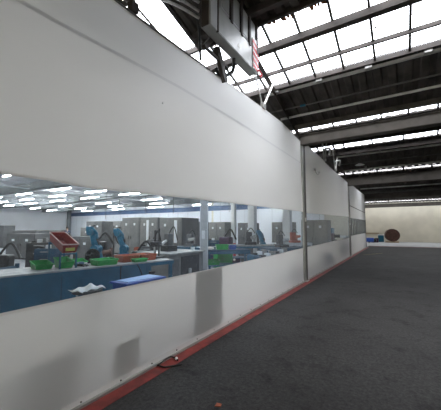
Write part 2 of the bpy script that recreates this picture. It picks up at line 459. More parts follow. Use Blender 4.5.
pipe([(-.1, 17.3, 4.88), (X1, 17.3, 4.88)], .05, 'pipe', 'pale pipe with an upright stub in the second roof bay', clamps=[(1.1, 17.3, 4.88)])
pipe([(-.3, 16.4, 5.08), (X1, 16.4, 5.08)], .03, 'dpipe', 'dark pipe between the two pale pipes of the second roof bay')
pipe([(-.1, 26.4, 4.95), (X1, 26.4, 4.95)], .05, 'pipe', 'pale pipe in the third roof bay')
pipe([(-.1, 27.2, 4.72), (X1, 27.2, 4.72)], .12, 'dpipe', 'wide grey duct in the third roof bay')
# pendant dish lamp in second bay
t = thing('pendant_lamp', 'round grey dish lamp hanging under the roof beyond the first dark beam', 'lamp', (.95, 15.9, 4.9))
MB().cyl((0, 0, .02), (0, 0, .34), .012).build('stem', 'dpipe', t)
MB().cyl((0, 0, -.05), (0, 0, .03), .23, .06, 20).build('shade', 'pipe', t)
MB().cyl((0, 0, -.075), (0, 0, -.05), .12, .16, 16).build('lens', 'white', t)

# ------------------------------------------------------------------ V struts holding the curtain
t = thing('curtain_hanger', 'pale V-shaped strut hanger from the roof to the nearest curtain panel', 'hanger', (0, 5.84, 4.36))
MB().tube([(0, -.05, .05), (.02, -.62, .85), (.02, -.72, 1.0)], .018, n=6, smooth=0).build('strut', 'pipe', t)
MB().tube([(0, .04, .05), (.02, .58, .80)], .03, n=4, smooth=0).build('strut', 'galv', t)
MB().box((-.03, -.08, -.03), (.04, .09, .09), .01).build('hanger_plate', 'galv', t)
for (y, z, dz, lab) in [(12.2, 4.44, 1.1, 'pale strut hanger on the top edge of the second curtain panel, nearer one'), (14.6, 4.42, .9, 'pale strut hanger on the top edge of the second curtain panel, farther one')]:
    t = thing('curtain_hanger', lab, 'hanger', (0, y, z))
    MB().tube([(0, -.05, .03), (0, -.5, dz)], .03, n=4, smooth=0).build('strut', 'galv', t)
    MB().tube([(0, .05, .03), (0, .55, dz-.12)], .03, n=4, smooth=0).build('strut', 'galv', t)
    MB().tube([(.05, -.3, .4), (.2, .1, .5), (.1, .5, .35)], .04, n=8).build('strut', 'pipe', t)
    MB().box((-.05, -.1, -.02), (.05, .1, .08), .01).build('hanger_plate', 'galv', t)

# ------------------------------------------------------------------ overhead box
t = thing('overhead_machine_housing', 'long grey steel housing hung from the roof above the near curtain panel', 'machine housing', (.21, 4.06, 4.60))
MB().box((-.09, -.80, 0), (.08, .83, .44), .008).build('body', 'boxgrey', t)
MB().box((.078, -.80, .005), (.09, -.62, .9), .004).build('end_panel', 'boxpale', t)
MB().box((.06, -.61, -.004), (.10, -.585, 1.0)).build('upright', 'steel', t)
MB().box((.078, -.575, .01), (.09, .7, .43), .004).build('side_panel', 'boxgrey', t)
MB().prism([(.092, .02, .12), (.092, .10, .12), (.092, .06, .19)], (.003, 0, 0)).build('warning_triangle', 'hazwhite', t)
MB().box((-.07, -.82, .0), (.055, -.795, 1.1), .004).build('end_plate', 'steel', t)
for a, b in [(-.50, -.22), (-.14, .14), (.22, .46), (.52, .78)]:
    d = MB().box((.0, a, .47), (.075, b, .98), .01).build('upper_cabinet', 'boxpale', t)
    MB().box((.076, a+.03, .5), (.084, b-.03, .95), .004).build('door', 'boxgrey', d)
    MB().box((.02, b+.005, .40), (.11, b+.065, 1.05)).build('upright', 'steel', t)
MB().box((-.08, -.8, .98), (.05, .83, 1.04)).build('top_rail', 'steel', t)
for y in (-.6, 0, .6):
    MB().box((-.03, y-.025, 1.03), (.03, y+.025, 1.33-.2667*(y)+.10)).build('suspension_bar', 'steel', t)
hz = thing('hazard_board', 'red and white striped hazard strip fixed to the far end of the grey overhead housing', 'hazard strip', (.305, 4.72, 4.62))
hz2 = MB().box((0, -.05, 0), (.008, .19, .62), rot=R('X', 0)).build('board', 'hazwhite', hz)
for i in range(5):
    z = .03+i*.12
    MB().prism([(.009, -.05, z), (.009, .19, max(0, z-.06)), (.009, .19, z+.01), (.009, -.05, z+.07)], (.003, 0, 0)).build('stripe', 'hazred', hz)
# red hook end
MB().tube([(.02, .17, .06), (.04, .26, .02), (.04, .23, -.06), (.04, .18, -.05)], .018).build('hook', 'hazred', hz)
# dark struts below the box
t = thing('support_struts', 'dark steel struts running from under the overhead housing down to the curtain top', 'frame', (.07, 3.9, 4.3))
MB().box((-.03, -.38, .05), (.03, -.30, .5), rot=R('X', -38)).build('strut', 'steel', t)
MB().box((-.03, -.05, -.22), (.04, .06, .34), rot=R('X', 30)).build('strut', 'steel', t)
MB().box((-.02, -.4, .1), (.02, .25, .14)).build('strut', 'steel', t)
o = MB().tube([(.17, 4.18, 4.60), (.12, 4.24, 4.42), (.05, 4.14, 4.30), (.0, 3.98, 4.25), (-.02, 3.88, 4.33)], .032).build('air_hose', 'black', smooth=True)
tag(o, 'thick black hose hooking down from the underside of the overhead housing', 'hose')
# hoses
hp = [([(-.1, 1.5, 4.33), (-.02, 2.12, 4.36), (.0, 2.6, 4.62), (.02, 2.95, 4.74), (.1, 3.24, 4.75)], 'lowest pale grey hose arching from the clamp to the overhead housing'),
      ([(-.1, 1.5, 4.40), (-.02, 2.12, 4.43), (.0, 2.6, 4.70), (.02, 2.95, 4.85), (.1, 3.24, 4.86)], 'second pale grey hose from below, arching from the clamp to the overhead housing'),
      ([(-.1, 1.5, 4.47), (-.02, 2.12, 4.50), (.0, 2.6, 4.80), (.02, 2.95, 4.97), (.1, 3.24, 5.0)], 'topmost pale grey hose arching from the clamp to the overhead housing')]
for pts, lab in hp:
    o = MB().tube(pts, .02, n=8).build('hose', 'galv', smooth=True); tag(o, lab, 'hose', 'hoses to the overhead housing')
o = MB().tube([(0.0, 3.3, 4.9), (0.0, 3.37, 4.75), (0, 3.40, 4.5), (0, 3.42, 4.22)], .02).build('hose', 'black', smooth=True); tag(o, 'black hose dropping straight down beside the overhead housing', 'hose')
t = thing('hose_clamp', 'dark steel clamp bracket gripping the grey hoses at the curtain top', 'clamp', (0, 2.1, 4.12))
MB().box((-.05, -.05, -.02), (.04, .05, .10), .01).build('base_plate', 'steel', t)
MB().cyl((0, 0, .08), (0, 0, .42), .022).build('stem', 'galv', t)
MB().box((-.05, -.03, .2), (.05, .03, .30), .01).build('jaw', 'galv', t)

# ------------------------------------------------------------------ curtain wall
def sheet(name, m, parent, y0, y1, zb, zt, ny=60, nz=10, wave=.012, x=0.):
    mb = MB(); G = []
    for i in range(ny+1):
        y = y0+(y1-y0)*i/ny; row = []
        for j in range(nz+1):
            z = zb(y)+(zt(y)-zb(y))*j/nz
            row.append(mb.bm.verts.new((x+wave*math.sin(y*2.1+z*1.3)*.5+wave*math.sin(y*.9-z*2+1), y, z)))
        G.append(row)
    for i in range(ny):
        for j in range(nz): mb.bm.faces.new((G[i][j], G[i+1][j], G[i+1][j+1], G[i][j+1]))
    return mb.build(name, m, parent, smooth=True)
T1 = [(-3, 4.0), (1.85, 4.09), (2.93, 4.15), (4.5, 4.25), (5.84, 4.34), (6.94, 4.385), (8.8, 4.37)]
WT1 = [(-3, 2.02), (1.3, 2.01), (1.6, 1.99), (4.16, 2.06), (8.8, 2.13)]
WB1 = [(-3, .99), (1.6, .98), (4.2, .98), (8.8, 1.02)]
T2 = [(9.1, 4.42), (17.9, 4.36), (18.4, 4.36)]
WT2 = [(9.1, 2.11), (18.4, 2.33)]; WB2 = [(9.1, 1.03), (18.4, 1.08)]
T3 = [(18.7, 4.45), (24, 4.55), (28.15, 4.62)]
WT3 = [(19.2, 2.28), (28, 2.38)]; WB3 = [(19.2, 1.19), (28, 1.27)]
def seamed_panel(label, y0, y1, T, WT, WB, seam=None):
    t = thing('curtain_wall_panel', label, 'curtain wall', (0, (y0+y1)/2, 0)); oy = (y0+y1)/2
    f = lambda tab, d=0: (lambda y: lerp(tab, y+oy)+d)
    a, b = y0-oy, y1-oy
    up = sheet('upper_sheet', 'sheet', t, a, b, f(WT), f(T), nz=14)
    lo = sheet('lower_sheet', 'sheet', t, a, b, lambda y: .02, f(WB))
    sheet('clear_window', 'film', t, a, b, f(WB, .0), f(WT, .0), nz=4)['label'] = 'clear see-through film band'
    sheet('weld_strip', 'hem', t, a, b, f(WT, -.004), f(WT, .018), nz=1, x=.004)
    sheet('weld_strip', 'hem', t, a, b, f(WB, -.018), f(WB, .004), nz=1, x=.004)
    sheet('top_hem', 'hem', t, a, b, f(T, -.05), f(T, .0), nz=1, x=.003)
    h = sheet('bottom_hem', 'hem', t, a, b, lambda y: .02, lambda y: .085, nz=1, x=.006)
    if seam: sheet('horizontal_seam', 'seam', t, a, b, f(seam, -.02), f(seam, .02), nz=1, x=.003)
    MB().box((-.03, a, 0), (.035, b, .028)).build('floor_channel', 'alu', t)
    mb = MB().tube([(-.005, y0-oy, lerp(T, y0)-.01)]+[(-.005, yy-oy, z-.01) for yy, z in T if y0 < yy < y1]+[(-.005, y1-oy, lerp(T, y1)-.01)], .013, n=6, smooth=0)
    mb.build('top_tube', 'dpipe', t)
    n = max(3, int((y1-y0)/.42)); m = MB()
    for i in range(n):
        y = a+(b-a)*(i+.5)/n
        m.cyl((.015, y, .055), (.024, y, .055), .008, n=8)
    m.build('grommet_row', 'iron', h)
    return t
p1 = seamed_panel('nearest and largest white fabric curtain wall panel with a long clear window onto the workshop', -2.5, 8.78, T1, WT1, WB1, seam=[(-3, 3.4), (1.2, 3.44), (2.94, 3.57), (5, 3.62), (8.8, 3.66)])
p2 = seamed_panel('second white curtain wall panel, between the two floor posts, with a hazy window', 9.14, 18.36, T2, WT2, WB2)
# small fittings on the sheets
MB().ball((.02, -.55, 3.2), .012).build('rivet', 'white', p1)
MB().ball((.015, 3.1-3.14+1.35, 1.06), .02).build('rivet', 'white', p1)
MB().tube([(.03, -3.4, 3.72), (.04, -3.2, 3.62), (.04, -2.85, 3.64), (.03, -2.7, 3.76)], .02).build('pull_loop', 'white', p2)
# third panel: slatted window in frame
oy = 23.4
t = thing('curtain_wall_panel', 'farthest white curtain wall panel with a row of dark upright slats in its window', 'curtain wall', (0, oy, 0))
sheet('upper_sheet', 'sheet', t, 18.72-oy, 28.15-oy, lambda y: lerp(WT3, y+oy), lambda y: lerp(T3, y+oy))
sheet('lower_sheet', 'sheet', t, 18.72-oy, 28.15-oy, lambda y: .02, lambda y: lerp(WB3, y+oy))
sheet('clear_window', 'film', t, 18.72-oy, 28.15-oy, lambda y: lerp(WB3, y+oy), lambda y: lerp(WT3, y+oy), nz=2)
sheet('top_hem', 'hem', t, 18.72-oy, 28.15-oy, lambda y: lerp(T3, y+oy)-.05, lambda y: lerp(T3, y+oy), nz=1, x=.004)
sheet('bottom_hem', 'hem', t, 18.72-oy, 28.15-oy, lambda y: .02, lambda y: .09, nz=1, x=.006)
MB().box((.0, 18.72-oy, 3.0), (.02, 28.15-oy, 3.05)).build('cross_rail', 'dpipe', t)
MB().box((.0, 18.75-oy, 2.25), (.03, 18.85-oy, 3.4)).build('edge_bar', 'slat', t)
MB().box((-.03, 18.72-oy, 0), (.035, 28.15-oy, .028)).build('floor_channel', 'alu', t)
MB().box((-.03, 28.08-oy, 0), (.04, 28.16-oy, 4.6)).build('end_post', 'alu', t)
n = 12
for i in range(n):
    y = 19.35+(27.9-19.35)*i/(n-1)
    MB().box((.004, y-.11-oy, lerp(WB3, y)), (.03, y+.11-oy, lerp(WT3, y)), .006).build('slat', 'slat', t)

def post(y, h, label, w=.1):
    t = thing('partition_post', label, 'post', (0.0, y, 0))
    MB().box((-.045, -w, .01), (.03, w*.1, h)).build('post_channel', 'alu', t)
    MB().box((-.03, w*.1, .01), (.045, w, h)).build('post_channel', 'dpipe', t)
    MB().box((-.07, -w-.03, 0), (.08, w+.03, .03), .006).build('foot_plate', 'galv', t)
    MB().box((.03, -.04, 1.83), (.06, .02, 1.95), .006).build('latch', 'pipe', t)
post(8.96, 4.24, 'grey metal post at the joint between the nearest and second curtain panels', .12)
post(18.54, 4.17, 'grey metal post at the joint between the second and farthest curtain panels', .14)

# cable on floor
t = thing('loose_cable', 'black cable end looped on the red floor line against the curtain foot', 'cable', (.05, 2.6, 0))
MB().tube([(-.0, -.05, .015), (-.02, .05, .02), (-.01, .17, .03), (.05, .2, .02), (.11, .18, .014)], .009).build('cord', 'black', t, smooth=True)
MB().tube([(-.0, -.05, .02), (.09, -.03, .014), (.16, .05, .013), (.21, .13, .013)], .010).build('cord', 'black', t, smooth=True)
MB().ball((.075, .195, .022), .018).build('plug_tip', 'white', t)
o = MB().prism([(1.02, 2.28, .001), (1.07, 2.30, .001), (1.06, 2.34, .001), (1.01, 2.33, .001)], (0, 0, .006)).build('floor_scrap', 'leaf'); tag(o, 'tiny rust-red scrap lying on the dark floor in the foreground', 'scrap')

# ------------------------------------------------------------------ things at the far end
t = thing('metal_coil', 'round rust-brown coil standing by the cream end wall', 'coil', (1.75, 40.4, 0))
mb = MB().cyl((.1, -.9, .86), (-.1, .6, .86), .74, n=28); mb.build('roll', 'brown', t)
MB().box((-.7, -1.0, 0), (.7, .7, .12), .02).build('pallet', 'wood', t)
for x in (-.4, .3): MB().cyl((-x*.13, x, .86), (-x*.13, x+.08, .86), .755, n=28).build('strap', 'iron', t)
t = thing('waste_bin', 'small teal bin beside the rust-brown coil at the end wall', 'bin', (.55, 40.9, 0))
MB().box((-.32, -.3, 0), (.32, .3, .82), .05).build('body', 'robot', t); MB().box((-.36, -.34, .82), (.36, .34, .92), .03).build('lid', 'white', t)
t = thing('floor_scrubber', 'low blue and black cleaning machine on the floor just past the curtain end', 'cleaning machine', (-.55, 38.4, 0))
MB().box((-.4, -.5, .1), (.5, .5, .55), .08).build('body', 'bluebox', t); MB().box((.2, -.35, .1), (.75, .35, .42), .06).build('hood', 'black', t)
MB().tube([(-.35, 0, .5), (-.6, 0, 1.0), (-.4, 0, 1.3)], .04).build('handle', 'black', t)
for y in (-.4, .4): MB().cyl((.0, y, .14), (.0, y+.08, .14), .14).build('wheel', 'black', t)
t = thing('tool_crate', 'low dark crate with purple-black lid by the end wall', 'crate', (.05, 39.2, 0))
MB().box((-.45, -.35, 0), (.3, .35, .42), .03).build('body', 'purple', t); MB().box((-.48, -.38, .4), (.33, .38, .5), .03).build('lid', 'black', t)
o = MB().box((-1.6, 41.93, 1.0), (.3, 41.99, 1.12)).build('wall_rail', 'wood'); tag(o, 'thin brown rail on the cream end wall past the curtain end', 'rail')

# ------------------------------------------------------------------ workshop ceiling
def lamp(label):
    t = thing('fluorescent_lamp', label, 'lamp', (0, 0, 3.7), 0, 'fluorescent lamps under the workshop ceiling')
    MB().box((-.98, -.05, .03), (.98, .05, .09), .01).build('housing', 'white', t)
    MB().tube([(-.95, 0, 0), (.95, 0, 0)], .02, n=8, smooth=0).build('tube', 'tube', t)
    for x in (-.8, .8): MB().cyl((x, 0, .1), (x, 0, .35), .008, n=6).build('suspension_rod', 'truss', t)
    return t
L0 = lamp('white tube fluorescent lamp hanging under the grey workshop ceiling'); first = True
rows = [(2.0, -5.6), (5.0, -6.0), (8.25, -4.7), (9.85, -8.0), (11.6, -7.2), (14.6, -6.9), (17.2, -8.8), (20.0, -6.4)]
for y, xs in rows:
    x = xs
    while x > -31:
        if first: L0.location = (x, y, 3.7); first = False
        else: dup(L0, (x, y, 3.7))
        x -= 4.0 if y < 12 else 5.5
for y, lab in [(7.45, 'nearest grey ceiling beam of the workshop'), (12.6, 'middle grey ceiling beam of the workshop'), (18.3, 'farthest grey ceiling beam of the workshop')]:
    o = MB().box((-35, y-.13, 3.68), (-3.3, y+.13, 4.05)).box((-35, y-.2, 3.66), (-3.3, y+.2, 3.69)).build('ceiling_beam', 'wbeam'); tag(o, lab, 'beam')
def truss(x, y0, y1, label):
    mb = MB(); z0, z1 = 3.72, 4.0
    mb.tube([(x, y0, z0), (x, y1, z0)], .035, n=6, smooth=0).tube([(x, y0, z1), (x, y1, z1)], .035, n=6, smooth=0)
    n = int((y1-y0)/.7)
    for i in range(n):
        a = y0+(y1-y0)*i/n; b = y0+(y1-y0)*(i+1)/n
        mb.tube([(x, a, z0 if i % 2 else z1), (x, b, z1 if i % 2 else z0)], .02, n=5, smooth=0)
    o = mb.build('ceiling_truss', 'truss'); tag(o, label, 'truss')
for x, lab in [(-8.9, 'pale lattice truss under the workshop ceiling, nearest the curtain'), (-13.9, 'second pale lattice truss from the curtain'), (-18.6, 'third pale lattice truss from the curtain'), (-24.2, 'pale lattice truss deepest in the workshop')]:
    for (a, b, s_) in [(0, 21.8, '')]: truss(x, a, b, lab)
t = thing('support_column', 'pale grey steel column standing in the workshop behind the window', 'column', (-2.72, 7.39, 0), 30)
MB().box((-.12, -.12, 0), (-.10, .12, 4.3)).build('flange', 'truss', t); MB().box((.10, -.12, 0), (.12, .12, 4.3)).build('flange', 'truss', t)
MB().box((-.10, -.10, 0), (.10, .10, 4.3)).build('web', 'boxpale', t); MB().box((-.2, -.2, 0), (.2, .2, .03)).build('base_plate', 'galv', t)
MB().box((-.06, -.14, 1.3), (.04, -.12, 1.55), .01).build('socket_box', 'white', t)
for (x, y, w, lab) in [(-4.35, 14.3, .19, 'white column deep in the workshop right of the grey cabinets'), (-5.70, 14.6, .12, 'slim white column between grey cabinets at the back of the workshop'), (-2.4, 14.4, .2, 'blurred white column close to the first curtain joint')]:
    t = thing('support_column', lab, 'column', (x, y, 0))
    MB().box((-w, -w, 0), (w, w, 4.05 if x < -3.2 else 3.6), .02).build('shaft', 'white', t); MB().box((-w-.08, -w-.08, 0), (w+.08, w+.08, .04)).build('base_plate', 'galv', t)
for (x, y, z, lab) in [(-9.2, 9.3, 2.3, 'thin power cable dropping from the ceiling above the left light strip'), (-12.6, 11, 2.2, 'thin power cable dropping behind the left teal robot'), (-7.7, 9.6, 2.3, 'thin power cable dropping above the grey cabinets, middle one'), (-5.95, 9.6, 2.3, 'thin power cable dropping above the right light strip'), (-4.2, 11.5, 2.4, 'thin power cable dropping right of the grey column')]:
    o = MB().tube([(x, y, 4.05), (x, y, z)], .012, n=5, smooth=0).build('power_cable', 'iron'); tag(o, lab, 'cable')

for (x, y) in [(-5.5, 26), (-5.5, 31), (-5.5, 36)]:  # lamps added only to brighten the room behind the far panels
    dup(L0, (x, y, 3.8), 0, 'added white tube lamp brightening the room behind the far curtain panels', 'added fill lamps behind the far curtain panels')
# ------------------------------------------------------------------ cabinets / machine enclosures
def enclosure(w, d, h, label, loc, rz=0, m='mach', strip=None, group=None, name='machine_cabinet', doors=2):
    t = thing(name, label, 'machine cabinet', loc, rz, group)
    MB().box((-w/2, 0, .08), (w/2, d, h), .015).build('body', m, t)
    MB().box((-w/2+.04, .05, 0), (w/2-.04, d-.05, .09)).build('plinth', 'dark', t)
    dw = (w-.08)/doors
    for i in range(doors):
        x = -w/2+.04+i*dw
        dr = MB().box((x+.012, -.022, .16), (x+dw-.012, 0, h-.08), .006).build('door', m, t)
        hx = x+dw-.08 if i == 0 else x+.08
        MB().box((hx-.012, -.055, h*.5), (hx+.012, -.022, h*.5+.16), .004).build('handle', 'iron', dr)
        MB().box((x+dw*.4, -.026, h-.4), (x+dw*.6, -.021, h-.28)).build('nameplate', 'white', dr)
    if strip is not None:
        MB().box((strip-.08, -.06, h-1.15), (strip+.08, -.025, h-.12), .01).build('light_strip', 'strip', t)
    return t
enclosure(1.32, 1.4, 2.18, 'tall grey machine cabinet right of the second teal robot, its left light edge plain', (-9.18, 10, 0))
enclosure(1.2, 1.4, 2.16, 'tall grey machine cabinet with a white upright light strip, middle of the row', (-7.88, 10, 0), strip=-.02)
enclosure(1.35, 1.3, 2.12, 'tall grey machine cabinet with a white upright light strip, right end of the row', (-6.47, 10, 0), strip=.35)
enclosure(1.75, 1.4, 2.12, 'dark grey machine cabinet far left, behind the red tilted bin', (-15.2, 12.0, 0), m='mach2')
enclosure(2.3, 1.4, 2.1, 'wide grey machine cabinet between the two teal robots', (-12.05, 12, 0), m='mach', doors=3)
enclosure(1.15, 1.0, 2.04, 'grey cabinet directly left of the pale column, deep in the workshop', (-8.3, 14, 0), m='mach2')
enclosure(1.1, 1.0, 2.0, 'grey cabinet directly right of the pale column, deep in the workshop', (-6.5, 14, 0), m='mach')
enclosure(.9, 1.0, 1.95, 'grey-green cabinet between the two white columns at the back', (-4.98, 14.6, 0), m='mach2')
enclosure(1.2, .9, 2.0, 'brown-grey cabinet at the back right of the window, partly blurred', (-3.3, 16, 0), m='board')
enclosure(1.3, .9, 2.05, 'brown-grey cabinet at the far right of the window beside the first post', (-1.15, 15.0-.2, 0), m='board')
t = thing('pegboard_stand', 'dark tool rack panel left of the first white light strip', 'tool rack', (-10.45, 10.3, 0))
MB().box((-.5, 0, .8), (.5, .04, 1.7), .01).build('panel', 'mach2', t)
for x in (-.45, .45): MB().box((x-.03, 0, 0), (x+.03, .06, 1.75)).build('upright', 'iron', t)
for i in range(5): MB().box((-.4+i*.18, -.03, 1.1+.05*(i % 2)), (-.36+i*.18, 0, 1.45)).build('tool', 'truss' if i % 2 else 'iron', t)

for (x, y, w_, h_, m_, lab) in [(-19.5, 9.6, 2.2, 1.5, 'mach2', 'low dark grey machine cabinet at the left, before the white side wall'), (-23.5, 13.2, 3.0, 1.5, 'mach', 'low grey machine cabinet left of the standing person'), (-14.6, 7.3, 2.0, 1.35, 'mach2', 'low machine cabinet behind the left end of the red bin'),
        (-17.6, 13.5, 2.2, 1.7, 'mach', 'grey machine cabinet right of the standing person'), (-11.4, 8.6, 1.6, 1.2, 'mach2', 'low dark machine cabinet behind the left teal robot'), (-20.5, 5.8, 2.6, 1.6, 'mach', 'grey machine cabinet at the far left of the workshop'), (-27.5, 10.5, 3.0, 1.9, 'mach2', 'dark grey machine cabinet against the white side wall')]:
    enclosure(w_, 1.0, h_, lab, (x, y, 0), 15, m_)
# ------------------------------------------------------------------ robots
def robot(label, loc, rz, lean=1., h=.9):
    t = thing('robot_arm', label, 'robot', loc, rz)
    MB().box((-.22, -.22, 0), (.22, .22, h-.28), .02).build('pedestal', 'tealdark', t)
    MB().cyl((0, 0, h-.28), (0, 0, h-.14), .2, .17, 20).build('base', 'robot', t)
    tu = MB().ball((0, 0, h-.02), .17, (1, 1, 1.0)).box((-.13, -.15, h-.18), (.13, .15, h+.06), .04).build('turret', 'robot', t, True)
    MB().cyl((0, -.2, h), (0, .2, h), .12, n=16).build('shoulder', 'robot', t)
    top = Vector((-.22*lean, 0, h+.52))
    a = MB(); a.cyl((0, .0, h), top, .115, .085, 14).ball(top, .1).build('upper_arm', 'robot', t, True)
    MB().cyl(top+Vector((0, -.16, 0)), top+Vector((0, .14, 0)), .1, n=16).build('elbow', 'robot', t)
    el = top+Vector((-.05, 0, .1)); wr = top+Vector((.14, 0, -.04)); 
    MB().box(el-Vector((.10, .10, .08)), el+Vector((.09, .10, .08)), .03).build('drive_housing', 'robot', t)
    w2 = wr+Vector((.05, 0, -.17))
    f = MB().cyl(el+Vector((.05, 0, 0)), wr, .08, .06, 12).ball(wr, .065).cyl(wr, w2, .055, .045, 12).build('forearm', 'robot', t, True)
    MB().cyl(w2, w2+Vector((.04, 0, -.09)), .05, n=12).build('wrist', 'iron', t)
    MB().box(w2+Vector((0, -.04, -.2)), w2+Vector((.07, .04, -.08)), .01).build('gripper', 'iron', t)
    MB().tube([(0, .15, h-.05), (-.3*lean, .18, h+.25), top+Vector((-.12, .16, .12)), el+Vector((.1, .12, .12))], .018).build('cable_loom', 'black', t, True)
    return t
robot('teal industrial robot arm behind the benches, left of the pair', (-5.62, 5.63, 0), 32, .8, .98)
robot('teal industrial robot arm behind the benches, right of the pair', (-5.72, 6.78, 0), 38, 1.0, .92)
robot('small teal robot arm seen blurred near the right end of the window', (-3.16, 13.0, 0), 30, .8, .85)

# ------------------------------------------------------------------ person
def person(loc, rz):
    t = tag(bpy.data.objects.new('person', None), 'person in navy workwear standing upright deep in the workshop behind the red bin', 'person')
    COL.objects.link(t); t.location = loc; t.rotation_euler = (0, 0, math.radians(rz))
    def skin(name, V, E, Rr, m, lv=1):
        me = bpy.data.meshes.new(name); me.from_pydata(V, E, []); me.materials.append(M[m])
        o = bpy.data.objects.new(name, me); COL.objects.link(o); o.parent = t
        o.modifiers.new('skin', 'SKIN'); sd = o.modifiers.new('sub', 'SUBSURF'); sd.levels = sd.render_levels = lv
        for i, r in enumerate(Rr):
            q = r if isinstance(r, tuple) else (r, r)
            me.skin_vertices[0].data[i].radius = q
        me.skin_vertices[0].data[0].use_root = True
        for p in me.polygons: p.use_smooth = True
        return o
    V = [(0, 0, .95), (0, 0, 1.12), (0, 0, 1.33), (0, -.005, 1.48), (0, -.01, 1.56), (0, -.02, 1.64), (0, -.015, 1.72)]
    E = [(0, 1), (1, 2), (2, 3), (3, 4), (4, 5), (5, 6)]
    Rr = [(.16, .11), (.14, .10), (.17, .11), (.07, .06), (.055, .055), (.078, .09), (.07, .085)]
    for s in (-1, 1):
        b = len(V)
        V += [(s*.10, 0, .88), (s*.11, -.01, .50), (s*.11, .01, .10), (s*.12, -.10, .05)]; E += [(0, b), (b, b+1), (b+1, b+2), (b+2, b+3)]
        Rr += [.09, .062, .045, (.045, .03)]
        b = len(V)
        V += [(s*.19, 0, 1.42), (s*.25, .02, 1.15), (s*.24, -.10, .95), (s*.235, -.15, .87)]; E += [(2, b), (b, b+1), (b+1, b+2), (b+2, b+3)]
        Rr += [.06, .045, .034, (.03, .018)]
        wr = len(V)-1
        for k, (dx, l) in enumerate([(-.022, .07), (-.008, .08), (.008, .075), (.022, .06)]):
            b = len(V); V += [(s*.235+dx, -.16, .86), (s*.235+dx, -.175, .86-l*.6), (s*.235+dx, -.165, .86-l)]
            E += [(wr, b), (b, b+1), (b+1, b+2)]; Rr += [.009, .008, .007]
        b = len(V); V += [(s*.20, -.175, .86), (s*.195, -.19, .82)]; E += [(wr, b), (b, b+1)]; Rr += [.01, .008]
    skin('body', V, E, Rr, 'skin')
    VV = V[:4]; EE = [(0, 1), (1, 2), (2, 3)]; RR = [(.175, .125), (.155, .115), (.185, .125), (.085, .075)]
    for s in (-1, 1):
        b = len(VV); VV += [(s*.19, 0, 1.42), (s*.25, .02, 1.15), (s*.242, -.08, .98)]; EE += [(2, b), (b, b+1), (b+1, b+2)]; RR += [.075, .06, .048]
    skin('jacket', VV, EE, RR, 'navy')
    VV = [(0, 0, .97)]; EE = []; RR = [(.165, .12)]
    for s in (-1, 1):
        b = len(VV); VV += [(s*.10, 0, .86), (s*.11, -.01, .50), (s*.11, .01, .09)]; EE += [(0, b), (b, b+1), (b+1, b+2)]; RR += [.105, .078, .065]
    skin('trousers', VV, EE, RR, 'navy')
    for s in (-1, 1): MB().box((s*.12-.05, -.19, 0), (s*.12+.05, .07, .08), .025).build('shoe', 'black', t)
    MB().ball((0, .01, 1.715), .096, (.95, 1.05, 1.0)).build('hair', 'hair', t, True)
    MB().ball((0, -.115, 1.645), .016, (1, 1.1, 1.4), 8).build('nose', 'skin', t)
    for s in (-1, 1):
        MB().ball((s*.032, -.098, 1.675), .011, n=8).build('eye', 'black', t); MB().ball((s*.083, -.01, 1.655), .022, (.4, 1, 1.4), 8).build('ear', 'skin', t)
    MB().box((-.024, -.104, 1.602), (.024, -.095, 1.61)).build('mouth', 'redbin', t)
person((-21.2, 13.6, 0), 70)

# ------------------------------------------------------------------ long teal bench
BRZ = 9.8-180     # local +x runs back towards the near end, local +y into the hall side
t = thing('workbench', 'long teal steel workbench with closed front, cluttered with bins, behind the near window', 'workbench', (-1.66, 4.72, 0), 80.2)
# use frame: local x = along bench away from camera->near (negative), local y = toward workshop
def bl(u, v): return (-u, v)
mbp = MB().box((-4.6, 0, .905), (0.03, .85, .95), .006).build('bench_top', 'top', t)
MB().box((-4.6, -.012, .86), (0.03, .02, .925)).build('front_rail', 'teal', t)
MB().box((-4.55, .0, .12), (-.62, .02, .88), .004).build('front_panel', 'teal', t)
for x in (-3.37, -2.2, -1.2): MB().box((x-.008, -.006, .14), (x+.008, .0, .86)).build('panel_joint', 'tealdark', t)
MB().box((-3.42, -.03, 0), (-3.34, .03, .90)).build('leg', 'tealdark', t)
for x, y in [(-.03, .03), (-.03, .8), (-.62, .03), (-4.5, .8)]: MB().box((x-.03, y-.03, 0), (x+.03, y+.03, .905)).build('leg', 'teal', t)
MB().box((-4.55, .82, .12), (-.62, .84, .88)).build('rear_panel', 'teal', t)
bw = t
def on_bench(u, v):   # world xy from distance u from the far end and v behind the front edge
    a = math.radians(80.2); c, s = math.cos(a), math.sin(a)
    x, y = -u, v
    return (-1.66+c*x-s*y, 4.72+s*x+c*y)
# grey sack below the bench end
t = thing('waste_sack', 'crumpled grey sack standing under the open end of the long teal bench', 'sack', (-2.0, 4.45, 0))
mb = MB().ball((0, 0, .3), .26, (1, 1, 1.15), 18)
for v in mb.bm.verts: v.co *= 1+.08*math.sin(v.co.x*25+v.co.z*13)*math.cos(v.co.y*21)
for v in mb.bm.verts: v.co.z = max(0, v.co.z)
mb.build('sack', 'mach', t, True); MB().cyl((0, 0, .58), (0, 0, .70), .05, .09).build('knot', 'dark', t)

